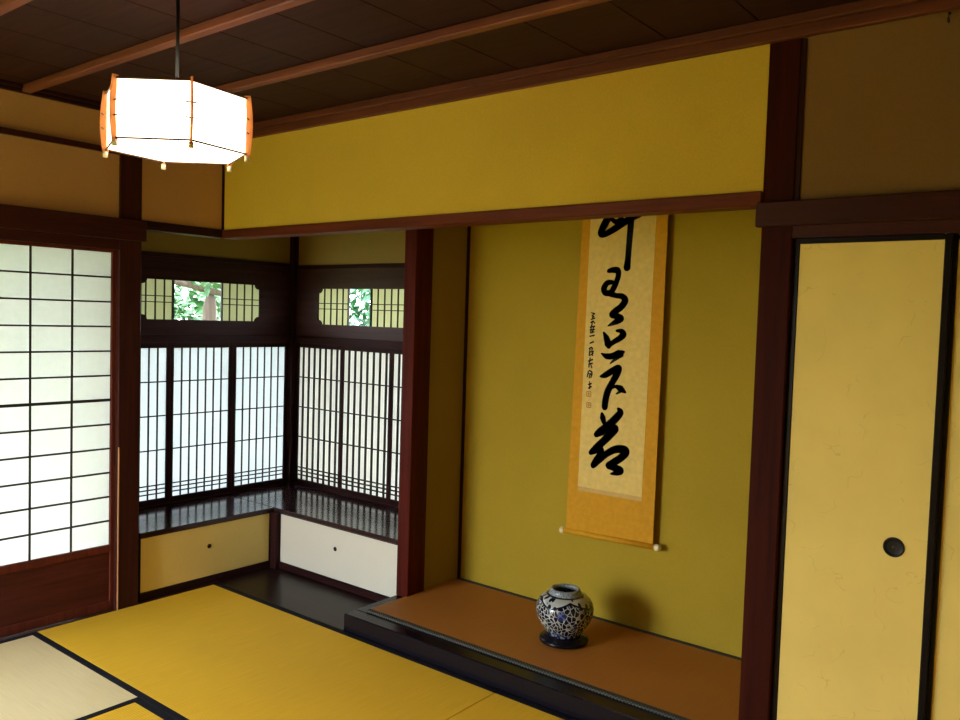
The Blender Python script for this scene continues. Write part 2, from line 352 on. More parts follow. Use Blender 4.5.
# ------------------------------------------------------------------ sliding paper screens of the left wall
def shoji_door(n, x0, x1, y0, y1, label, first_bar=None):
    d = thing('door_%d' % n, (x0, (y0+y1)/2, 0.0), label, 'sliding screen', kind='structure')
    st = 0.034
    for ya, yb in ((y0, y0+st), (y1-st, y1)):
        MB().box(x0, x1, ya, yb, 0.002, 1.752, 0.002).build('stile', 'shoji_wood', d)
    MB().box(x0, x1, y0+st, y1-st, 1.737, 1.752, 0.001).build('top_rail', 'shoji_wood', d)
    MB().box(x0, x1, y0+st, y1-st, 0.285, 0.321, 0.002).build('middle_rail', 'shoji_wood', d)
    MB().box(x0, x1, y0+st, y1-st, 0.002, 0.045, 0.002).build('bottom_rail', 'shoji_wood', d)
    MB().box(x0+0.008, x1-0.008, y0+st, y1-st, 0.045, 0.285, 0).build('kickboard', 'shoji_panel', d)
    b = MB(); xf = x1-0.004
    ny = 5; w = (y1-y0-2*st)/ny
    for k in range(1, ny):
        y = y1-st-w*k; b.box(xf-0.009, xf, y-0.0035, y+0.0035, 0.321, 1.737, 0)
    for k in range(1, 12):
        z = 1.737-0.118*k; h = 0.0068 if k == 6 else 0.004
        b.box(xf-0.0085, xf-0.0005, y0+st, y1-st, z-h, z+h, 0)
    b.build('lattice', 'lattice', d)
    MB().box(xf-0.0115, xf-0.010, y0+st-0.004, y1-st+0.004, 0.319, 1.739, 0).build('paper', 'paper', d)
    return d
sd = shoji_door(1, -0.058, -0.030, -1.551, -0.558, 'white paper sliding screen with dark grid beside the left post')
MB().box(-0.0310, -0.0292, -0.575, -0.566, 0.705, 0.775, 0.0004).build('finger_pull', 'black_frame', sd)
shoji_door(2, -0.094, -0.066, -2.545, -1.520, 'second paper sliding screen further left of the post')

shoji_door(7, -0.058, -0.030, -3.190, -2.515, 'narrow paper sliding screen beside the open corner bay')
# ------------------------------------------------------------------ bay windows: sliding paper panels
def bar_set(b, along, lo, hi, stops, z0, z1, plane, out, w, dep):
    for s in stops:
        if along == 'y': b.box(plane, plane+out*dep, s-w/2, s+w/2, z0, z1, 0) if out > 0 else None
        else: b.box(s-w/2, s+w/2, plane-dep, plane, z0, z1, 0)
ZB = (1.0605, 0.8657, 0.670, 0.4686, 0.4447, 0.4197)
PZ0, PZ1 = 0.3903, 1.2531
def bay_panel(n, along, a0, a1, st0, st1, bars, label, off=0.0, barw=0.006, bd=0.005):
    if along == 'y':
        o = thing('window_%d' % n, (WX, (a0+a1)/2, 0.357), label, 'window panel', kind='structure')
        bx = lambda m, p0, p1, z0, z1, f, k, bev=0.001: m.box(WX-off-k, WX-off+f, p0, p1, z0, z1, bev)
        fm = 'frame_y'
    else:
        o = thing('window_%d' % n, ((a0+a1)/2, YW, 0.357), label, 'window panel', kind='structure')
        bx = lambda m, p0, p1, z0, z1, f, k, bev=0.001: m.box(p0, p1, YW+off-f, YW+off+k, z0, z1, bev)
        fm = 'frame_x'
    for p0, p1 in ((a0, a0+st0), (a1-st1, a1)):
        m = MB(); bx(m, p0, p1, 0.3570, 1.2824, 0.006, 0.012); m.build('stile', 'frame_z', o)
    for nm, z0, z1 in (('top_rail', PZ1, 1.2824), ('bottom_rail', 0.3570, PZ0)):
        m = MB(); bx(m, a0+st0, a1-st1, z0, z1, 0.006, 0.012); m.build(nm, fm, o)
    m = MB()
    for s in bars: bx(m, s-barw/2, s+barw/2, PZ0, PZ1, bd-0.003, 0.002, 0)
    for z in ZB: bx(m, a0+st0, a1-st1, z-0.0038, z+0.0038, bd-0.0035, 0.0015, 0)
    m.build('lattice', 'lattice', o)
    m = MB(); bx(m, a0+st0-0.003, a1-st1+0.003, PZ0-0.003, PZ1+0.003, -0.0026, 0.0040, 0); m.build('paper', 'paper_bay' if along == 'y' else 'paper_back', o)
    return o
pt = 0.05375
bay_panel(1, 'y', -0.439, 0.004, 0.022, 0.022, [-0.018-pt*k for k in range(1, 8)], 'white paper window panel beside the dark left post', 0, 0.0092)
bay_panel(2, 'y', 0.004, 0.422, 0.022, 0.026, [0.026+0.0530*k for k in range(1, 7)], 'middle white paper panel of the left bay window', 0, 0.0092)
bay_panel(3, 'y', 0.422, 0.844, 0.026, 0.024, [0.448+0.0532*k for k in range(1, 7)], 'white paper panel of left bay window nearest the corner', 0, 0.0092)
bay_panel(4, 'x', -0.471, -0.028, 0.030, 0.017, [-0.398+pt*k for k in range(0, 7)], 'white paper panel of right bay window nearest the corner', 0, 0.0115, 0.010)
bay_panel(5, 'x', -0.028, 0.3996, 0.015, 0.017, [0.035+pt*k for k in range(0, 7)], 'middle white paper panel of the right bay window', 0, 0.0115, 0.010)
bay_panel(6, 'x', 0.3996, 0.82, 0.015, 0.017, [0.4616+pt*k for k in range(0, 7)], 'white paper panel mostly hidden behind the reddish alcove post', 0, 0.0115, 0.010)
S(MB().box(0.82, 0.992, YW-0.01, YW+0.03, 0.349, 1.80, 0).build('trim_18', 'frame_z'), 'dark jamb at the right end of the bay window', 'jamb')

# rails between windows and transoms, sills under the windows
S(MB().box(WX-0.05, WX+0.020, -0.439, 0.845, 1.2826, 1.3281).build('trim_19', 'frame_y'), 'dark rail between left bay window and its transom', 'rail')
S(MB().box(-0.471, 0.82, YW-0.020, YW+0.05, 1.2826, 1.3281).build('trim_20', 'frame_x'), 'dark rail between right bay window and its transom', 'rail')
S(MB().box(WX-0.012, WX+0.012, -0.439, 0.845, 0.349, 0.3568).build('trim_21', 'frame_y'), 'thin dark sill under the left bay window', 'sill')
S(MB().box(-0.471, 0.82, YW-0.012, YW+0.012, 0.349, 0.3568).build('trim_22', 'frame_x'), 'thin dark sill under the right bay window', 'sill')

# carved transom boards with notched openings, each with two small sliding lattices
def notched(a0, a1, z0, z1, na, nz, cut_right=True):
    pts = []
    def corner(cx, cz, sx, sz):
        # concave quarter round, cut into the corner
        out = []
        for k in range(7):
            t = PI/2*k/6
            out.append((cx + sx*na*math.cos(t), cz + sz*nz*math.sin(t)))
        return out
    bl = corner(a0, z0, 1, 1); br = corner(a1, z0, -1, 1); tr = corner(a1, z1, -1, -1); tl = corner(a0, z1, 1, -1)
    pts = bl[::-1] + br + tr[::-1] + tl
    return pts
def transom(n, along, A0, A1, a0, a1, g0, g1, left_bars, right_bars, label, zz):
    z0, z1, zb1, zb2 = zz
    P = (lambda a, z, d: (WX+d, a, z)) if along == 'y' else (lambda a, z, d: (a, YW-d, z))
    o = thing('window_%d' % n, P((A0+A1)/2, 1.328, 0), label, 'transom', kind='structure')
    lp = notched(a0, a1, z0, z1, 0.033, 0.028)
    m = MB(); V = (lambda d: (d, 0, 0)) if along == 'y' else (lambda d: (0, -d, 0))
    m.holed([P(A0, 1.3275, -0.004), P(A1, 1.3275, -0.004), P(A1, 1.784, -0.004), P(A0, 1.784, -0.004)], [P(a, z, -0.004) for a, z in lp], V(0.012))
    bd = M['board'] if along == 'y' else M['board_x']
    m.build('carved_board', bd, o)
    def bx(m, p0, p1, za, zb, d0, d1, bev=0):
        if along == 'y': m.box(WX+d0, WX+d1, p0, p1, za, zb, bev)
        else: m.box(p0, p1, YW-d1, YW-d0, za, zb, bev)
    for side, bars in ((0, left_bars), (1, right_bars)):
        s0, s1 = (a0-0.03, g0) if side == 0 else (g1, a1+0.03)
        m = MB()
        for s in bars: bx(m, s-0.003, s+0.003, z0-0.02, z1+0.02, -0.016, -0.008)
        e = g0-0.004 if side == 0 else g1+0.004
        bx(m, e-0.005, e+0.005, z0-0.02, z1+0.02, -0.018, -0.006)
        for z in (zb1, zb2): bx(m, s0, s1, z-0.0028, z+0.0028, -0.0155, -0.0085)
        for z in (z0-0.012, z1+0.012): bx(m, s0, s1, z-0.008, z+0.008, -0.016, -0.008)
        lt = m.build('sliding_lattice', 'lattice', o)
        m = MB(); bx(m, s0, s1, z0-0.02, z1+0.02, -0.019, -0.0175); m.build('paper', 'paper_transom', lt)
    return o
M['board_x'] = wood('transom_board_cross', lin(58, 30, 26), 'x', 0.55, 0.3)
transom(7, 'y', -0.439, 0.846, -0.1776, 0.6122, 0.029, 0.3446, [-0.1417, -0.084, -0.0286], [0.4044, 0.4567, 0.511, 0.5687],
        'carved transom with notched opening above the left bay window', (1.4163, 1.6415, 1.549, 1.5142))
transom(8, 'x', -0.471, 0.82, -0.2641, 0.5237, 0.0069, 0.1973, [-0.2227, -0.1618, -0.1052, -0.0508], [0.2582, 0.3148, 0.3713, 0.4257, 0.4823],
        'carved transom with notched opening above the right bay window', (1.4086, 1.6328, 1.5414, 1.5066))
S(MB().box(WX-0.04, WX+0.018, -0.439, 0.846, 1.768, 1.792, 0.002).build('trim_23', 'frame_y'), 'thin dark rail over the left carved transom', 'rail')
S(MB().box(-0.471, 0.82, YW-0.014, YW+0.04, 1.758, 1.782, 0.002).build('trim_24', 'frame_x'), 'thin dark rail over the right carved transom', 'rail')

# ------------------------------------------------------------------ low cabinets and display shelves of the bay
def low_cabinet(along, a0, a1, label, hik, sheet='gold_paper'):
    if along == 'y':
        o = thing('low_cabinet', (-0.26, (a0+a1)/2, 0.0), label, 'cabinet', 'low cabinets under the bay shelf')
        bx = lambda m, p0, p1, z0, z1, d0, d1, bev=0: m.box(-0.0297-d1, -0.0297-d0, p0, p1, z0, z1, bev)
        fm = 'frame_y'
    else:
        o = thing('low_cabinet', ((a0+a1)/2, 0.62, 0.0), label, 'cabinet', 'low cabinets under the bay shelf')
        bx = lambda m, p0, p1, z0, z1, d0, d1, bev=0: m.box(p0, p1, 0.3867+d0, 0.3867+d1, z0, z1, bev)
        fm = 'frame_x'
    dp = 0.46 if along == 'y' else 0.48
    m = MB(); bx(m, a0, a1, 0.001, 0.322, 0.012, dp); m.build('body', fm, o)
    m = MB(); bx(m, a0, a1, 0.001, 0.036, -0.004, 0.011, 0.001); m.build('plinth', fm, o)
    d = MB(); bx(d, a0+0.004, a1-0.004, 0.042, 0.3185, 0.001, 0.010, 0.001); d = d.build('door', sheet, o)
    m = MB(); fw = 0.006
    bx(m, a0, a0+fw, 0.036, 0.3235, -0.001, 0.011); bx(m, a1-fw, a1, 0.036, 0.3235, -0.001, 0.011)
    bx(m, a0+fw, a1-fw, 0.036, 0.0415, -0.001, 0.011); bx(m, a0+fw, a1-fw, 0.319, 0.3235, -0.001, 0.011)
    m.build('door_frame', 'black_frame', o)
    # round recessed finger pull
    c, z = hik
    pr = [(0.0, 0.0012), (0.006, 0.0012), (0.0075, 0.003), (0.0105, 0.004), (0.012, 0.0025), (0.0125, -0.001)]
    m = MB(); m.lathe(0, 0, 0, [(r, q*0.6) for r, q in pr], 24)
    rot = Matrix.Rotation(PI/2, 4, 'Y') if along == 'y' else Matrix.Rotation(PI/2, 4, 'X')
    bmesh.ops.transform(m.bm, matrix=rot, verts=m.bm.verts)
    tv = (-0.0307, c, z) if along == 'y' else (c, 0.3877, z)
    bmesh.ops.translate(m.bm, vec=Vector(tv), verts=m.bm.verts)
    m.build('finger_pull', 'brass_dark', d)
    return o
low_cabinet('y', -0.4400, 0.357, 'low cabinet with cream door left of the alcove corner', (-0.040, 0.205))
low_cabinet('x', 0.025, 0.988, 'low cabinet with pale door facing the room in the bay', (0.495, 0.207), 'white_sheet')
S(MB().box(-0.055, 0.0245, 0.3575, 0.412, 0.0, 0.324, 0.002).build('trim_25', 'frame_z'), 'dark corner post between the two low cabinets', 'post')
tag(MB().box(WX-0.012, -0.0225, -0.4395, 0.3785, 0.3242, 0.349, 0.003).build('display_shelf', 'shelf'),
    'glossy dark shelf under the left bay window mirroring its panes', 'shelf', 'bay window shelves')
tag(MB().box(WX-0.012, 0.9895, 0.3795, YW+0.012, 0.3242, 0.349, 0.003).build('display_shelf', M['shelf_x'] if 'shelf_x' in M else 'shelf'),
    'glossy dark shelf under the right bay window', 'shelf', 'bay window shelves')
tag(MB().box(-0.03, 0.991, 0.0, 0.382, -0.045, 0.0, 0.001).build('floor_board', 'floorboard'),
    'dark polished floor board in front of the low cabinets', 'floor board')
S(MB().box(-0.03, -0.001, -0.4600, -0.0015, -0.045, 0.006, 0.001).build('baseboard_left', 'frame_y'), 'dark strip between the tatami and the left low cabinet', 'baseboard')

# ------------------------------------------------------------------ tatami mats
def mat_(x0, x1, y0, y1, along, label, first=False):
    g = 0.0008
    x0 += g; x1 -= g; y0 += g; y1 -= g
    o = thing('tatami_mat', ((x0+x1)/2, (y0+y1)/2, -0.05), label, 'tatami mat', 'tatami mats on the floor')
    hw = 0.029
    if along == 'x':
        MB().box(x0, x1, y0+hw, y1-hw, -0.05, 0.0, 0.002).build('rush_cover', 'tatami_x', o)
        for ya, yb in ((y0, y0+hw), (y1-hw, y1)): MB().box(x0, x1, ya, yb, -0.05, 0.0006, 0.0015).build('cloth_edging', 'heri', o)
    else:
        MB().box(x0+hw, x1-hw, y0, y1, -0.05, 0.0, 0.002).build('rush_cover', 'tatami_y', o)
        for xa, xb in ((x0, x0+hw), (x1-hw, x1)): MB().box(xa, xb, y0, y1, -0.05, 0.0006, 0.0015).build('cloth_edging', 'heri', o)
    return o
h = 0.957
ry = [-0.003, -0.975, -1.935, -2.895, -3.855]
mat_(0, 2*h, ry[1], ry[0], 'x', 'golden tatami mat in front of the low cabinets and alcove step')
mat_(2*h, 4*h, ry[1], ry[0], 'x', 'golden tatami mat at the bottom edge right of the thin seam')
mat_(4*h, XR, ry[2], ry[0], 'y', 'tatami mat in the front right corner of the room')
mat_(0, h, ry[3], ry[1], 'y', 'pale shining tatami mat along the left paper screens')
mat_(h, 3*h, ry[2], ry[1], 'x', 'yellow tatami mat right of the pale one, its corner showing')
mat_(3*h, 4*h, ry[3], ry[1], 'y', 'tatami mat near the viewer on the right')
mat_(h, 3*h, ry[3], ry[2], 'x', 'tatami mat in the middle near the viewer')
mat_(4*h, XR, ry[4], ry[2], 'y', 'tatami mat along the right wall')
mat_(0, 2*h, ry[4], ry[3], 'x', 'tatami mat in the near left corner')
mat_(2*h, 4*h, ry[4], ry[3], 'x', 'tatami mat along the near wall')

# ------------------------------------------------------------------ alcove platform, mat, scroll, vase
pf = thing('alcove_platform', (1.93, 0.38, -0.04), 'black lacquered raised platform of the scroll alcove', 'platform')
MB().box(0.992, 2.876, 0.003, 0.078, -0.04, 0.080, 0.004).build('front_beam', 'lacquer', pf)
MB().box(0.992, 2.876, 0.0785, 0.769, -0.04, 0.0795, 0.002).build('deck', 'lacquer', pf)
gm = thing('alcove_mat', (1.97, 0.42, 0.080), 'brown rush mat with grey edging on the alcove platform', 'mat')
MB().box(1.0575, 2.874, 0.113, 0.738, 0.080, 0.0885, 0.001).build('rush_cover', 'goza', gm)
for ya, yb in ((0.087, 0.113), (0.738, 0.766)):
    MB().box(1.0575, 2.874, ya, yb, 0.080, 0.0895, 0.001).build('cloth_edging', 'heri_grey', gm)
SY = 0.730
sc = thing('hanging_scroll', (1.97, SY, 0.46), 'long hanging scroll with black brush calligraphy on the ochre wall', 'scroll')
def edge(z, top, bot): t = (2.1-z)/(2.1-0.49); return top + (bot-top)*t
def strip(name, mat, fl, fr, z0, z1, y, th, n=14):
    m = MB(); rows = []
    for k in range(n+1):
        z = z0 + (z1-z0)*k/n
        rows.append([m.bm.verts.new(p) for p in ((fl(z), y, z), (fr(z), y, z), (fr(z), y+th, z), (fl(z), y+th, z))])
    for a, c in zip(rows, rows[1:]):
        for i in range(4): m.bm.faces.new((a[i], a[(i+1) % 4], c[(i+1) % 4], c[i]))
    m.bm.faces.new(rows[0]); m.bm.faces.new(rows[-1])
    return m.build(name, mat, sc)
L_ = lambda z: edge(z, 1.772, 1.737)
R_ = lambda z: edge(z, 2.202, 2.193)
PL = lambda z: edge(z, 1.8145, 1.7945)
PR = lambda z: edge(z, 2.1475, 2.1275)
strip('mounting_cloth', 'silk', L_, R_, 0.482, 2.24, SY+0.0012, 0.0020)
paper = strip('paper_sheet', 'washi', PL, PR, 0.700, 2.12, SY, 0.0012)
strip('lower_strip', 'silk_strip', PL, PR, 0.680, 0.700, SY, 0.0012, 2)
def ribbon(m, pts, bold=1.4):
    # brush stroke: Catmull-Rom ribbon with round ends, laid 0.6 mm proud of the paper
    P = [Vector((p[0], p[1])) for p in pts]; W = [p[2]*bold for p in pts]
    Q = []; n = 8
    for i in range(len(P)-1):
        p0 = P[max(i-1, 0)]; p1 = P[i]; p2 = P[i+1]; p3 = P[min(i+2, len(P)-1)]
        for k in range(n):
            t = k/n
            q = 0.5*((2*p1) + (p2-p0)*t + (2*p0-5*p1+4*p2-p3)*t*t + (3*p1-p0-3*p2+p3)*t**3)
            Q.append((q, W[i]+(W[i+1]-W[i])*t))
    Q.append((P[-1], W[-1]))
    y0 = SY-0.0006
    pr = None
    for i, (q, w) in enumerate(Q):
        a = Q[max(i-1, 0)][0]; c = Q[min(i+1, len(Q)-1)][0]
        d = (c-a); d = d.normalized() if d.length > 1e-9 else Vector((1, 0))
        nn = Vector((-d.y, d.x))*w/2
        cur = [m.bm.verts.new((q.x+nn.x, y0, q.y+nn.y)), m.bm.verts.new((q.x-nn.x, y0, q.y-nn.y))]
        if pr: m.bm.faces.new((pr[0], pr[1], cur[1], cur[0]))
        pr = cur
    for q, w in Q[::2] + [Q[-1]]:
        m.bm.faces.new([m.bm.verts.new((q.x+w/2*math.cos(2*PI*k/10), y0-0.0001, q.y+w/2*math.sin(2*PI*k/10))) for k in range(10)])
for ch in CHARS:
    m = MB()
    for s in ch: ribbon(m, s)
    m.build('character', 'ink', paper)
m = MB()
for s in INSC: ribbon(m, s, 1.15)
m.build('inscription', 'ink', paper)
for x, z in SEALS:
    m = MB(); r = 0.011
    for a in (-1, 1):
        m.box(x+a*r-0.002, x+a*r+0.002, SY-0.0008, SY, z-r, z+r, 0); m.box(x-r, x+r, SY-0.0008, SY, z+a*r-0.002, z+a*r+0.002, 0)
    m.box(x-0.002, x+0.002, SY-0.0008, SY, z-r, z+r, 0); m.box(x-r*0.6, x+r*0.6, SY-0.0008, SY, z-0.002, z+0.002, 0)
    m.build('seal', 'seal', paper)
rod = MB().tube([(1.728, SY+0.002, 0.476), (2.205, SY+0.002, 0.487)], 0.013, 20).build('roller', 'silk', sc)
for x0, x1, z in ((1.708, 1.730, 0.4755), (2.203, 2.228, 0.4872)):
    MB().tube([(x0, SY+0.002, z), (x0+0.004, SY+0.002, z), (x1-0.004, SY+0.002, z), (x1, SY+0.002, z)], [0.0125, 0.015, 0.015, 0.0125], 20).build('knob', 'ivory', rod)
MB().tube([(1.76, SY, 2.243), (2.21, SY, 2.243)], 0.010, 12).build('top_rod', 'silk', sc)
MB().tube([(1.86, SY, 2.25), (1.985, SY+0.025, 2.335), (2.11, SY, 2.25)], 0.002, 8).build('hanging_cord', 'silk_strip', sc)
MB().tube([(1.985, 0.772, 2.34), (1.985, 0.745, 2.335), (1.985, 0.738, 2.348)], 0.004, 8).build('nail', 'brass_dark', sc)

# vase and stand
VX, VY, VZ = 1.947, 0.412, 0.0885
st = MB().lathe(VX, VY, VZ, [(0, 0), (0.094, 0), (0.104, 0.004), (0.107, 0.011), (0.104, 0.019), (0.094, 0.024), (0.084, 0.029), (0.082, 0.033), (0.06, 0.033), (0, 0.033)], 64)
tag(st.build('vase_stand', 'lacquer'), 'round black lacquered stand under the blue and white vase', 'stand')
def vase_mat():
    t = NT('blue_white_porcelain')
    tc = t.n('ShaderNodeTexCoord'); sep = t.n('ShaderNodeSeparateXYZ'); t.l(tc.outputs['Object'], sep.inputs[0])
    ang = t.math('ARCTAN2', sep.outputs[1], sep.outputs[0]); z = sep.outputs[2]
    com = t.n('ShaderNodeCombineXYZ'); t.l(t.math('MULTIPLY', ang, 0.125), com.inputs[0]); t.l(z, com.inputs[1])
    # scrolling foliage: distorted cells
    nz = t.n('ShaderNodeTexNoise'); nz.inputs['Scale'].default_value = 26; t.l(com.outputs[0], nz.inputs['Vector'])
    vm = t.n('ShaderNodeVectorMath'); vm.operation = 'MULTIPLY_ADD'
    t.l(nz.outputs[1], vm.inputs[0]); vm.inputs[1].default_value = (0.018, 0.018, 0); t.l(com.outputs[0], vm.inputs[2])
    vo = t.n('ShaderNodeTexVoronoi'); vo.feature = 'DISTANCE_TO_EDGE'; vo.inputs['Scale'].default_value = 54
    t.l(vm.outputs[0], vo.inputs['Vector'])
    leaf = t.math('GREATER_THAN', vo.outputs[0], 0.075)
    fl = t.n('ShaderNodeTexVoronoi'); fl.inputs['Scale'].default_value = 10; t.l(com.outputs[0], fl.inputs['Vector'])
    flower = t.math('LESS_THAN', fl.outputs[0], 0.24)
    def band(lo, hi): return t.math('MULTIPLY', t.math('GREATER_THAN', z, lo), t.math('LESS_THAN', z, hi))
    # lappet line round the shoulder
    zig = t.math('MULTIPLY', t.math('PINGPONG', t.math('MULTIPLY', ang, 1.273*1.0), 1.0), 0.030)
    zl = t.math('ADD', zig, 0.134)
    line = t.math('LESS_THAN', t.math('ABSOLUTE', t.math('SUBTRACT', z, zl)), 0.0034)
    above = t.math('GREATER_THAN', z, zl)
    white = lin(176, 179, 172); blue = lin(34, 42, 92); dark = lin(16, 18, 44)
    c = t.mix(leaf, white, dark)
    c = t.mix(flower, c, t.mix(leaf, lin(96, 112, 156), lin(38, 52, 108)))
    v2 = t.n('ShaderNodeTexVoronoi'); v2.inputs['Scale'].default_value = 42; t.l(com.outputs[0], v2.inputs['Vector'])
    sp = t.math('LESS_THAN', v2.outputs[0], 0.40)
    c = t.mix(above, c, t.mix(sp, white, dark))
    c = t.mix(line, c, dark)
    nk = t.noise(tc.outputs['Object'], 240, 2)
    neck = t.ramp(nk, [(0.4, lin(92, 98, 112)), (0.6, lin(158, 164, 168))])
    c = t.mix(t.math('GREATER_THAN', z, 0.176), c, neck)
    c = t.mix(band(0.1735, 0.177), c, dark)
    c = t.mix(t.math('LESS_THAN', z, 0.016), c, t.mix(sp, blue, lin(150, 158, 178)))
    return t.done(t.bsdf(c, 0.18, 0.5))
M['vase'] = vase_mat()
prof = [(0, 0), (0.070, 0), (0.074, 0.004), (0.082, 0.018), (0.100, 0.042), (0.116, 0.070), (0.1235, 0.095), (0.1248, 0.115), (0.121, 0.135),
        (0.111, 0.153), (0.096, 0.167), (0.080, 0.174), (0.0720, 0.177), (0.0695, 0.181), (0.0670, 0.190), (0.0650, 0.196), (0.0630, 0.199), (0.057, 0.200), (0.051, 0.197), (0.050, 0.188),
        (0.060, 0.176), (0.098, 0.150), (0.112, 0.110), (0.095, 0.05), (0.05, 0.015), (0, 0.012)]
tag(MB().lathe(VX, VY, VZ+0.0335, prof, 96).build('vase', 'vase', org=(VX, VY, VZ+0.0335)),
    'squat blue and white porcelain vase on a black stand', 'vase')

# ------------------------------------------------------------------ pendant lamp
LX, LY, LZ, LR, LH = 1.5978, -1.2495, 1.9322, 0.21, 0.1638
PHI = -1.4113
def lamp_mats():
    t = NT('lamp_paper'); v = t.coords(); f = t.noise(v, 25, 4)
    e = t.n('ShaderNodeEmission'); c = t.ramp(f, [(0.3, (1, 0.80, 0.56, 1)), (0.7, (1, 0.86, 0.64, 1))])
    t.l(c, e.inputs[0]); e.inputs[1].default_value = LAMP
    t.l(e.outputs[0], t.out.inputs[0]); M['lamp_paper'] = t.m
    t = NT('lamp_veneer'); d = t.n('ShaderNodeBsdfDiffuse'); tr = t.n('ShaderNodeBsdfTranslucent'); mx = t.n('ShaderNodeMixShader')
    w = t.noise(t.coords((60, 60, 4)), 1.0, 4); c = t.ramp(w, [(0.3, lin(226, 160, 100)), (0.7, lin(240, 184, 124))])
    t.l(c, d.inputs[0]); t.l(c, tr.inputs[0]); mx.inputs[0].default_value = 0.5
    t.l(d.outputs[0], mx.inputs[1]); t.l(tr.outputs[0], mx.inputs[2]); t.l(mx.outputs[0], t.out.inputs[0]); M['veneer'] = t.m
LAMP = 2.6
lamp_mats()
M['lamp_bar'] = plain('lamp_bar', lin(96, 66, 48), 0.5)
M['lamp_peg'] = plain('lamp_peg', lin(248, 236, 214), 0.5)
lp = thing('pendant_lamp', (LX, LY, LZ), 'glowing hexagonal paper pendant lamp hanging from the ceiling', 'lamp')
V6 = [Vector((math.cos(PHI+PI/3*k), math.sin(PHI+PI/3*k), 0)) for k in range(6)]
ctr = Vector((LX, LY, LZ))
for k in range(6):
    a, c = V6[k], V6[(k+1) % 6]
    m = MB(); r = LR-0.010
    lo = [ctr+a*r, ctr+c*r]; nrm = (a+c).normalized()*0.0015
    m.prism([lo[0]+Vector((0, 0, 0.004)), lo[1]+Vector((0, 0, 0.004)), lo[1]+Vector((0, 0, LH-0.004)), lo[0]+Vector((0, 0, LH-0.004))], nrm)
    m.build('shade_panel', 'lamp_paper', lp)
m = MB(); m.prism([ctr+a*(LR-0.011)+Vector((0, 0, 0.004)) for a in V6], (0, 0, 0.0015)); m.build('bottom_panel', 'lamp_paper', lp)
for z, nm in ((0.002, 'lower_frame'), (LH-0.002, 'upper_frame')):
    m = MB()
    for k in range(6):
        m.tube([ctr+V6[k]*(LR-0.006)+Vector((0, 0, z)), ctr+V6[(k+1) % 6]*(LR-0.006)+Vector((0, 0, z))], 0.0028, 6)
    m.build(nm, 'lamp_bar', lp)
for k in range(6):
    a = V6[k]; tg = Vector((-a.y, a.x, 0)); m = MB(); rows = []
    for i in range(13):
        t = i/12; z = -0.006 + (LH+0.012)*t; rr = LR-0.005+0.008*math.sin(PI*t)
        p = ctr+a*rr+Vector((0, 0, z)); w = 0.0022; dr = a*0.0085
        rows.append([m.bm.verts.new(q) for q in (p-tg*w+dr, p+tg*w+dr, p+tg*w-dr, p-tg*w-dr)])
    for r0, r1 in zip(rows, rows[1:]):
        for i in range(4): m.bm.faces.new((r0[i], r0[(i+1) % 4], r1[(i+1) % 4], r1[i]))
    m.bm.faces.new(rows[0]); m.bm.faces.new(rows[-1])
    sl = m.build('corner_slat', 'veneer', lp)
    for z in (0.37, 0.62):
        p = ctr+a*(LR+0.000)+Vector((0, 0, LH*z)); MB().tube([p-tg*0.016, p+tg*0.016], 0.002, 6).build('peg', 'lamp_bar', sl)
    p = ctr+a*(LR-0.004); MB().tube([p+Vector((0, 0, -0.004)), p+Vector((0, 0, -0.020))], 0.007, 10).build('foot_peg', 'lamp_peg', sl)
m = MB()
for k in range(3): m.tube([ctr+V6[k]*(LR-0.01)+Vector((0, 0, LH)), ctr+V6[k+3]*(LR-0.01)+Vector((0, 0, LH))], 0.004, 8)
m.build('top_spider', 'lamp_bar', lp)
MB().tube([ctr+Vector((0, 0, LH-0.02)), ctr+Vector((0, 0, LH+0.025)), ctr+Vector((0, 0, LH+0.05))], [0.024, 0.018, 0.006], 16).build('socket_cap', 'cord', lp)
MB().tube([ctr+Vector((0, 0, LH+0.045)), Vector((LX, LY, CZ-0.025))], 0.0052, 10).build('cord', 'cord', lp)
MB().lathe(LX, LY, CZ-0.0325, [(0, 0), (0.02, 0.001), (0.045, 0.012), (0.05, 0.0315), (0, 0.0315)], 32).build('ceiling_rose', 'cord', lp)

# ------------------------------------------------------------------ sliding doors on the right
def fusuma(n, x0, x1, y0, label, pull):
    d = thing('door_%d' % n, ((x0+x1)/2, y0, 0.002), label, 'sliding door', kind='structure')
    y1 = y0+0.020; fw = 0.019
    MB().box(x0+fw, x1-fw, y0+0.003, y1-0.003, 0.022, 1.736, 0).build('paper_panel', 'fusuma', d)
    for xa, xb in ((x0, x0+fw), (x1-fw, x1)): MB().box(xa, xb, y0, y1, 0.002, 1.752, 0.003).build('stile', 'black_frame', d)
    for za, zb in ((0.002, 0.024), (1.735, 1.752)): MB().box(x0+fw, x1-fw, y0, y1, za, zb, 0.002).build('rail', 'black_frame', d)
    m = MB(); m.lathe(0, 0, 0, [(0, 0.0006), (0.018, 0.0006), (0.0225, 0.0014), (0.0245, 0.004), (0.0275, 0.004), (0.029, 0.001), (0.029, -0.002)], 40)
    bmesh.ops.transform(m.bm, matrix=Matrix.Rotation(PI/2, 4, 'X'), verts=m.bm.verts)
    bmesh.ops.translate(m.bm, vec=Vector((pull, y0+0.0025, 0.848)), verts=m.bm.verts)
    hp = m.build('finger_pull', 'brass_dark', d)
    m = MB(); m.lathe(0, 0, 0, [(0, 0.0012), (0.003, 0.0012), (0.004, 0.0002)], 12)
    bmesh.ops.transform(m.bm, matrix=Matrix.Rotation(PI/2, 4, 'X'), verts=m.bm.verts)
    bmesh.ops.translate(m.bm, vec=Vector((pull, y0+0.0018, 0.848)), verts=m.bm.verts)
    m.build('boss', 'brass', hp)
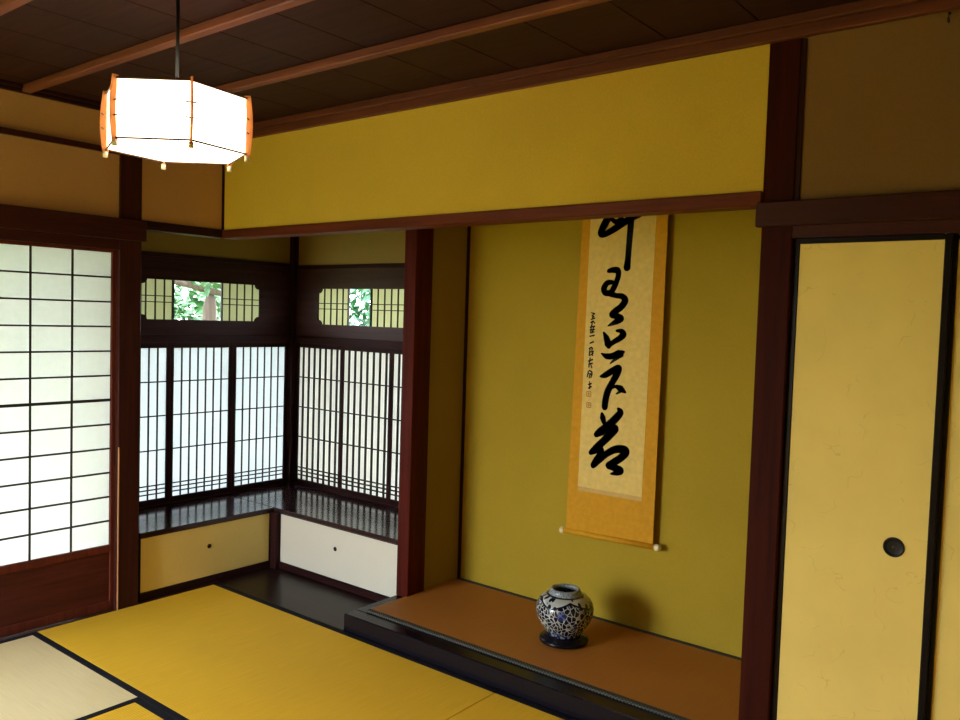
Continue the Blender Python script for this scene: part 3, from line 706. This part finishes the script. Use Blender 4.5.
fusuma(3, 2.9745, 3.407, 0.018, 'cream paper sliding door with round black pull beside the pillar', 3.302)
fusuma(4, 3.400, 3.846, 0.042, 'cream paper sliding door cut off at the right edge', 3.72)
fusuma(5, 3.838, 4.275, 0.018, 'third cream sliding door further right', 3.94)
fusuma(6, 4.268, 4.70, 0.042, 'last cream sliding door beside the far right post', 4.36)

hk = thing('wall_hook', (3.370, 0.0, 2.33), 'small dark hook under the cornice at the top right', 'hook')
MB().tube([(3.370, 0.010, 2.354), (3.370, -0.006, 2.352), (3.370, -0.010, 2.335), (3.370, -0.004, 2.326)], 0.0035, 8).build('hook_wire', 'brass_dark', hk)

# ------------------------------------------------------------------ garden outside the bay
S(MB().box(-60, 60, -60, 60, -0.62, -0.50, 0).build('ground', 'soil'), 'garden ground outside the bay windows', 'ground')
def leaves(m, c, rad, n, size):
    for _ in range(n):
        u = random.uniform(-1, 1); th = random.uniform(0, 2*PI); rr = random.random()**0.4
        s = math.sqrt(1-u*u)
        p = Vector((c[0]+rad[0]*rr*s*math.cos(th), c[1]+rad[1]*rr*s*math.sin(th), c[2]+rad[2]*rr*u))
        d = Vector((random.uniform(-1, 1), random.uniform(-1, 1), random.uniform(-0.9, 0.4))).normalized()
        sd = d.cross(Vector((random.uniform(-1, 1), random.uniform(-1, 1), 1))).normalized()
        L = size*random.uniform(0.6, 1.3); w = L*0.2; up = d.cross(sd)*w*0.4
        a = m.bm.verts.new(p); e = m.bm.verts.new(p+d*L); mid = m.bm.verts.new(p+d*L*0.5-up)
        l = m.bm.verts.new(p+d*L*0.45+sd*w); r = m.bm.verts.new(p+d*L*0.45-sd*w)
        m.bm.faces.new((a, l, mid)); m.bm.faces.new((l, e, mid)); m.bm.faces.new((a, mid, r)); m.bm.faces.new((mid, e, r))
def bush(x, y, z, rad, n, size, mat, label, name='garden_shrub'):
    o = thing(name, (x, y, -0.5), label, 'shrub', 'garden shrubs')
    m = MB(); leaves(m, (x, y, z), rad, n, size); m.build('foliage', mat, o)
    m = MB()
    for k in range(5):
        a = 2*PI*k/5
        m.tube([(x+0.05*math.cos(a), y+0.05*math.sin(a), -0.5), (x+0.25*math.cos(a), y+0.25*math.sin(a), z-0.2), (x+0.35*math.cos(a), y+0.35*math.sin(a), z+0.3)], [0.03, 0.02, 0.008], 6)
    m.build('stem', 'bark', o)
bush(-4.2, 2.05, 1.15, (0.9, 0.8, 1.5), 3000, 0.17, 'leaf', 'bright leafy shrub seen through the left transom opening')
bush(-2.3, 3.5, 1.25, (0.75, 0.75, 1.6), 3000, 0.15, 'leaf2', 'green shrub seen through the right transom opening')
bush(-6.6, 4.2, 1.3, (1.3, 1.2, 1.8), 2200, 0.22, 'leaf', 'leafy shrub deeper in the garden behind the others')
tr = thing('garden_tree', (-2.2, 1.372, -0.5), 'grey trunked tree outside the left transom opening', 'tree')
MB().tube([(-2.2, 1.372, -0.5), (-2.21, 1.376, 0.6), (-2.205, 1.374, 1.5), (-2.19, 1.37, 1.60)], [0.09, 0.07, 0.055, 0.035], 12).build('trunk', 'bark', tr)
MB().tube([(-2.20, 1.375, 1.55), (-2.19, 1.372, 1.66)], [0.040, 0.026], 8).build('stub', 'bark', tr)
MB().tube([(-2.14, 1.62, 1.585), (-2.15, 1.491, 1.608), (-2.15, 1.245, 1.655), (-2.15, 1.00, 1.702)], [0.018, 0.024, 0.026, 0.024], 10).build('branch', 'bark', tr)
m = MB(); leaves(m, (-2.2, 1.38, 2.02), (0.45, 0.45, 0.36), 500, 0.14); m.build('foliage', 'leaf', tr)
hd = thing('light_hedge', (-5.2, -0.8, -0.5), 'unseen hedge added to tint light on the left paper screens', 'hedge')  # made up, out of view, to turn the low daylight green
m = MB()
for q in range(5): leaves(m, (-5.2, -2.2+0.7*q, 1.0), (0.5, 0.6, 1.6), 520, 0.26)
m.build('foliage', 'leaf', hd)

hd = thing('light_hedge', (0.6, -10.0, -0.5), 'unseen hedge added to cut low light at the open corner', 'hedge')  # made up behind the viewer to block daylight near the horizon
m = MB()
for q in range(12): leaves(m, (-5.5+1.1*q, -10.0, 0.35), (0.9, 0.6, 1.05), 330, 0.28)
m.build('foliage', 'leaf2', hd)

S(MB().box(-4.2, -1.0, -5.0, 1.0, -0.5, -0.485, 0.004).build('bounce_strip', 'gravel'), 'unseen gravel strip added to bounce daylight onto the left screens', 'gravel strip')  # added out of view to throw daylight up onto the paper
# eaves over the windows
ev = thing('eaves', (-0.7, 0.2, 2.1), 'grey timber eaves outside the bay windows', 'eaves', kind='structure')
m = MB(); m.prism([(-0.60, -0.45, 2.46), (-1.50, -0.45, 2.12), (-1.50, -0.45, 2.16), (-0.60, -0.45, 2.52)], (0, 2.15, 0)); m.build('left_roof', 'bark', ev)
m = MB(); m.prism([(-0.12, -3.22, 2.30), (-2.05, -3.22, 1.93), (-2.05, -3.22, 1.97), (-0.12, -3.22, 2.36)], (0, 2.77, 0)); m.build('shade_eave', 'bark', ev)  # unseen roof shaped low and deep to darken the tops of the screens
m = MB(); m.prism([(-1.45, 0.98, 2.46), (-1.45, 1.85, 2.12), (-1.45, 1.85, 2.16), (-1.45, 0.98, 2.52)], (4.5, 0, 0)); m.build('back_roof', 'bark', ev)
# the back and side shells of the bay so daylight only enters by the paper
# ------------------------------------------------------------------ light
w = bpy.data.worlds.new('sky'); SC.world = w; w.use_nodes = True
bg = w.node_tree.nodes['Background']; bg.inputs[0].default_value = (0.86, 0.95, 1.0, 1); bg.inputs[1].default_value = SKY
try: w.cycles.sampling_method = 'MANUAL'; w.cycles.sample_map_resolution = 256
except Exception: pass
def portal(name, loc, rot, sx, sy):
    l = bpy.data.lights.new(name, 'AREA'); l.shape = 'RECTANGLE'; l.size = sx; l.size_y = sy; l.cycles.is_portal = True
    o = bpy.data.objects.new(name, l); COL.objects.link(o); o.location = loc; o.rotation_euler = rot
portal('daylight_portal', (-0.10, -3.52, 0.88), (0, -PI/2, 0), 1.75, 0.64)
portal('daylight_portal_near', (0.47, YN-0.09, 0.88), (PI/2, 0, 0), 0.94, 1.75)

# ------------------------------------------------------------------ camera
cam = bpy.data.cameras.new('camera'); co = bpy.data.objects.new('camera', cam); COL.objects.link(co)
FW = Vector((-0.62024494, 0.78281202, -0.05001565)); RT = Vector((0.7824764, 0.62193061, 0.03054506)); UP = Vector((-0.0550173, 0.02019065, 0.99828124))
mw = Matrix.Identity(4)
for i in range(3): mw[i][0] = RT[i]; mw[i][1] = UP[i]; mw[i][2] = -FW[i]
mw[0][3], mw[1][3], mw[2][3] = 3.81663554, -2.59287585, 1.47481866
co.matrix_world = mw
cam.sensor_width = 36; cam.lens = 823.7043676922101*36/960; cam.clip_start = 0.05
SC.camera = co
SC.view_settings.view_transform = 'Standard'; SC.view_settings.look = 'None'
SC.view_settings.gamma = 1.0; SC.view_settings.exposure = EXPO; SC.view_settings.use_curve_mapping = False
try:
    SC.cycles.use_denoising = True; SC.cycles.max_bounces = 10; SC.cycles.diffuse_bounces = 6; SC.cycles.transmission_bounces = 6
    SC.cycles.sample_clamp_indirect = 6.0; SC.cycles.caustics_reflective = False; SC.cycles.caustics_refractive = False
except Exception: pass
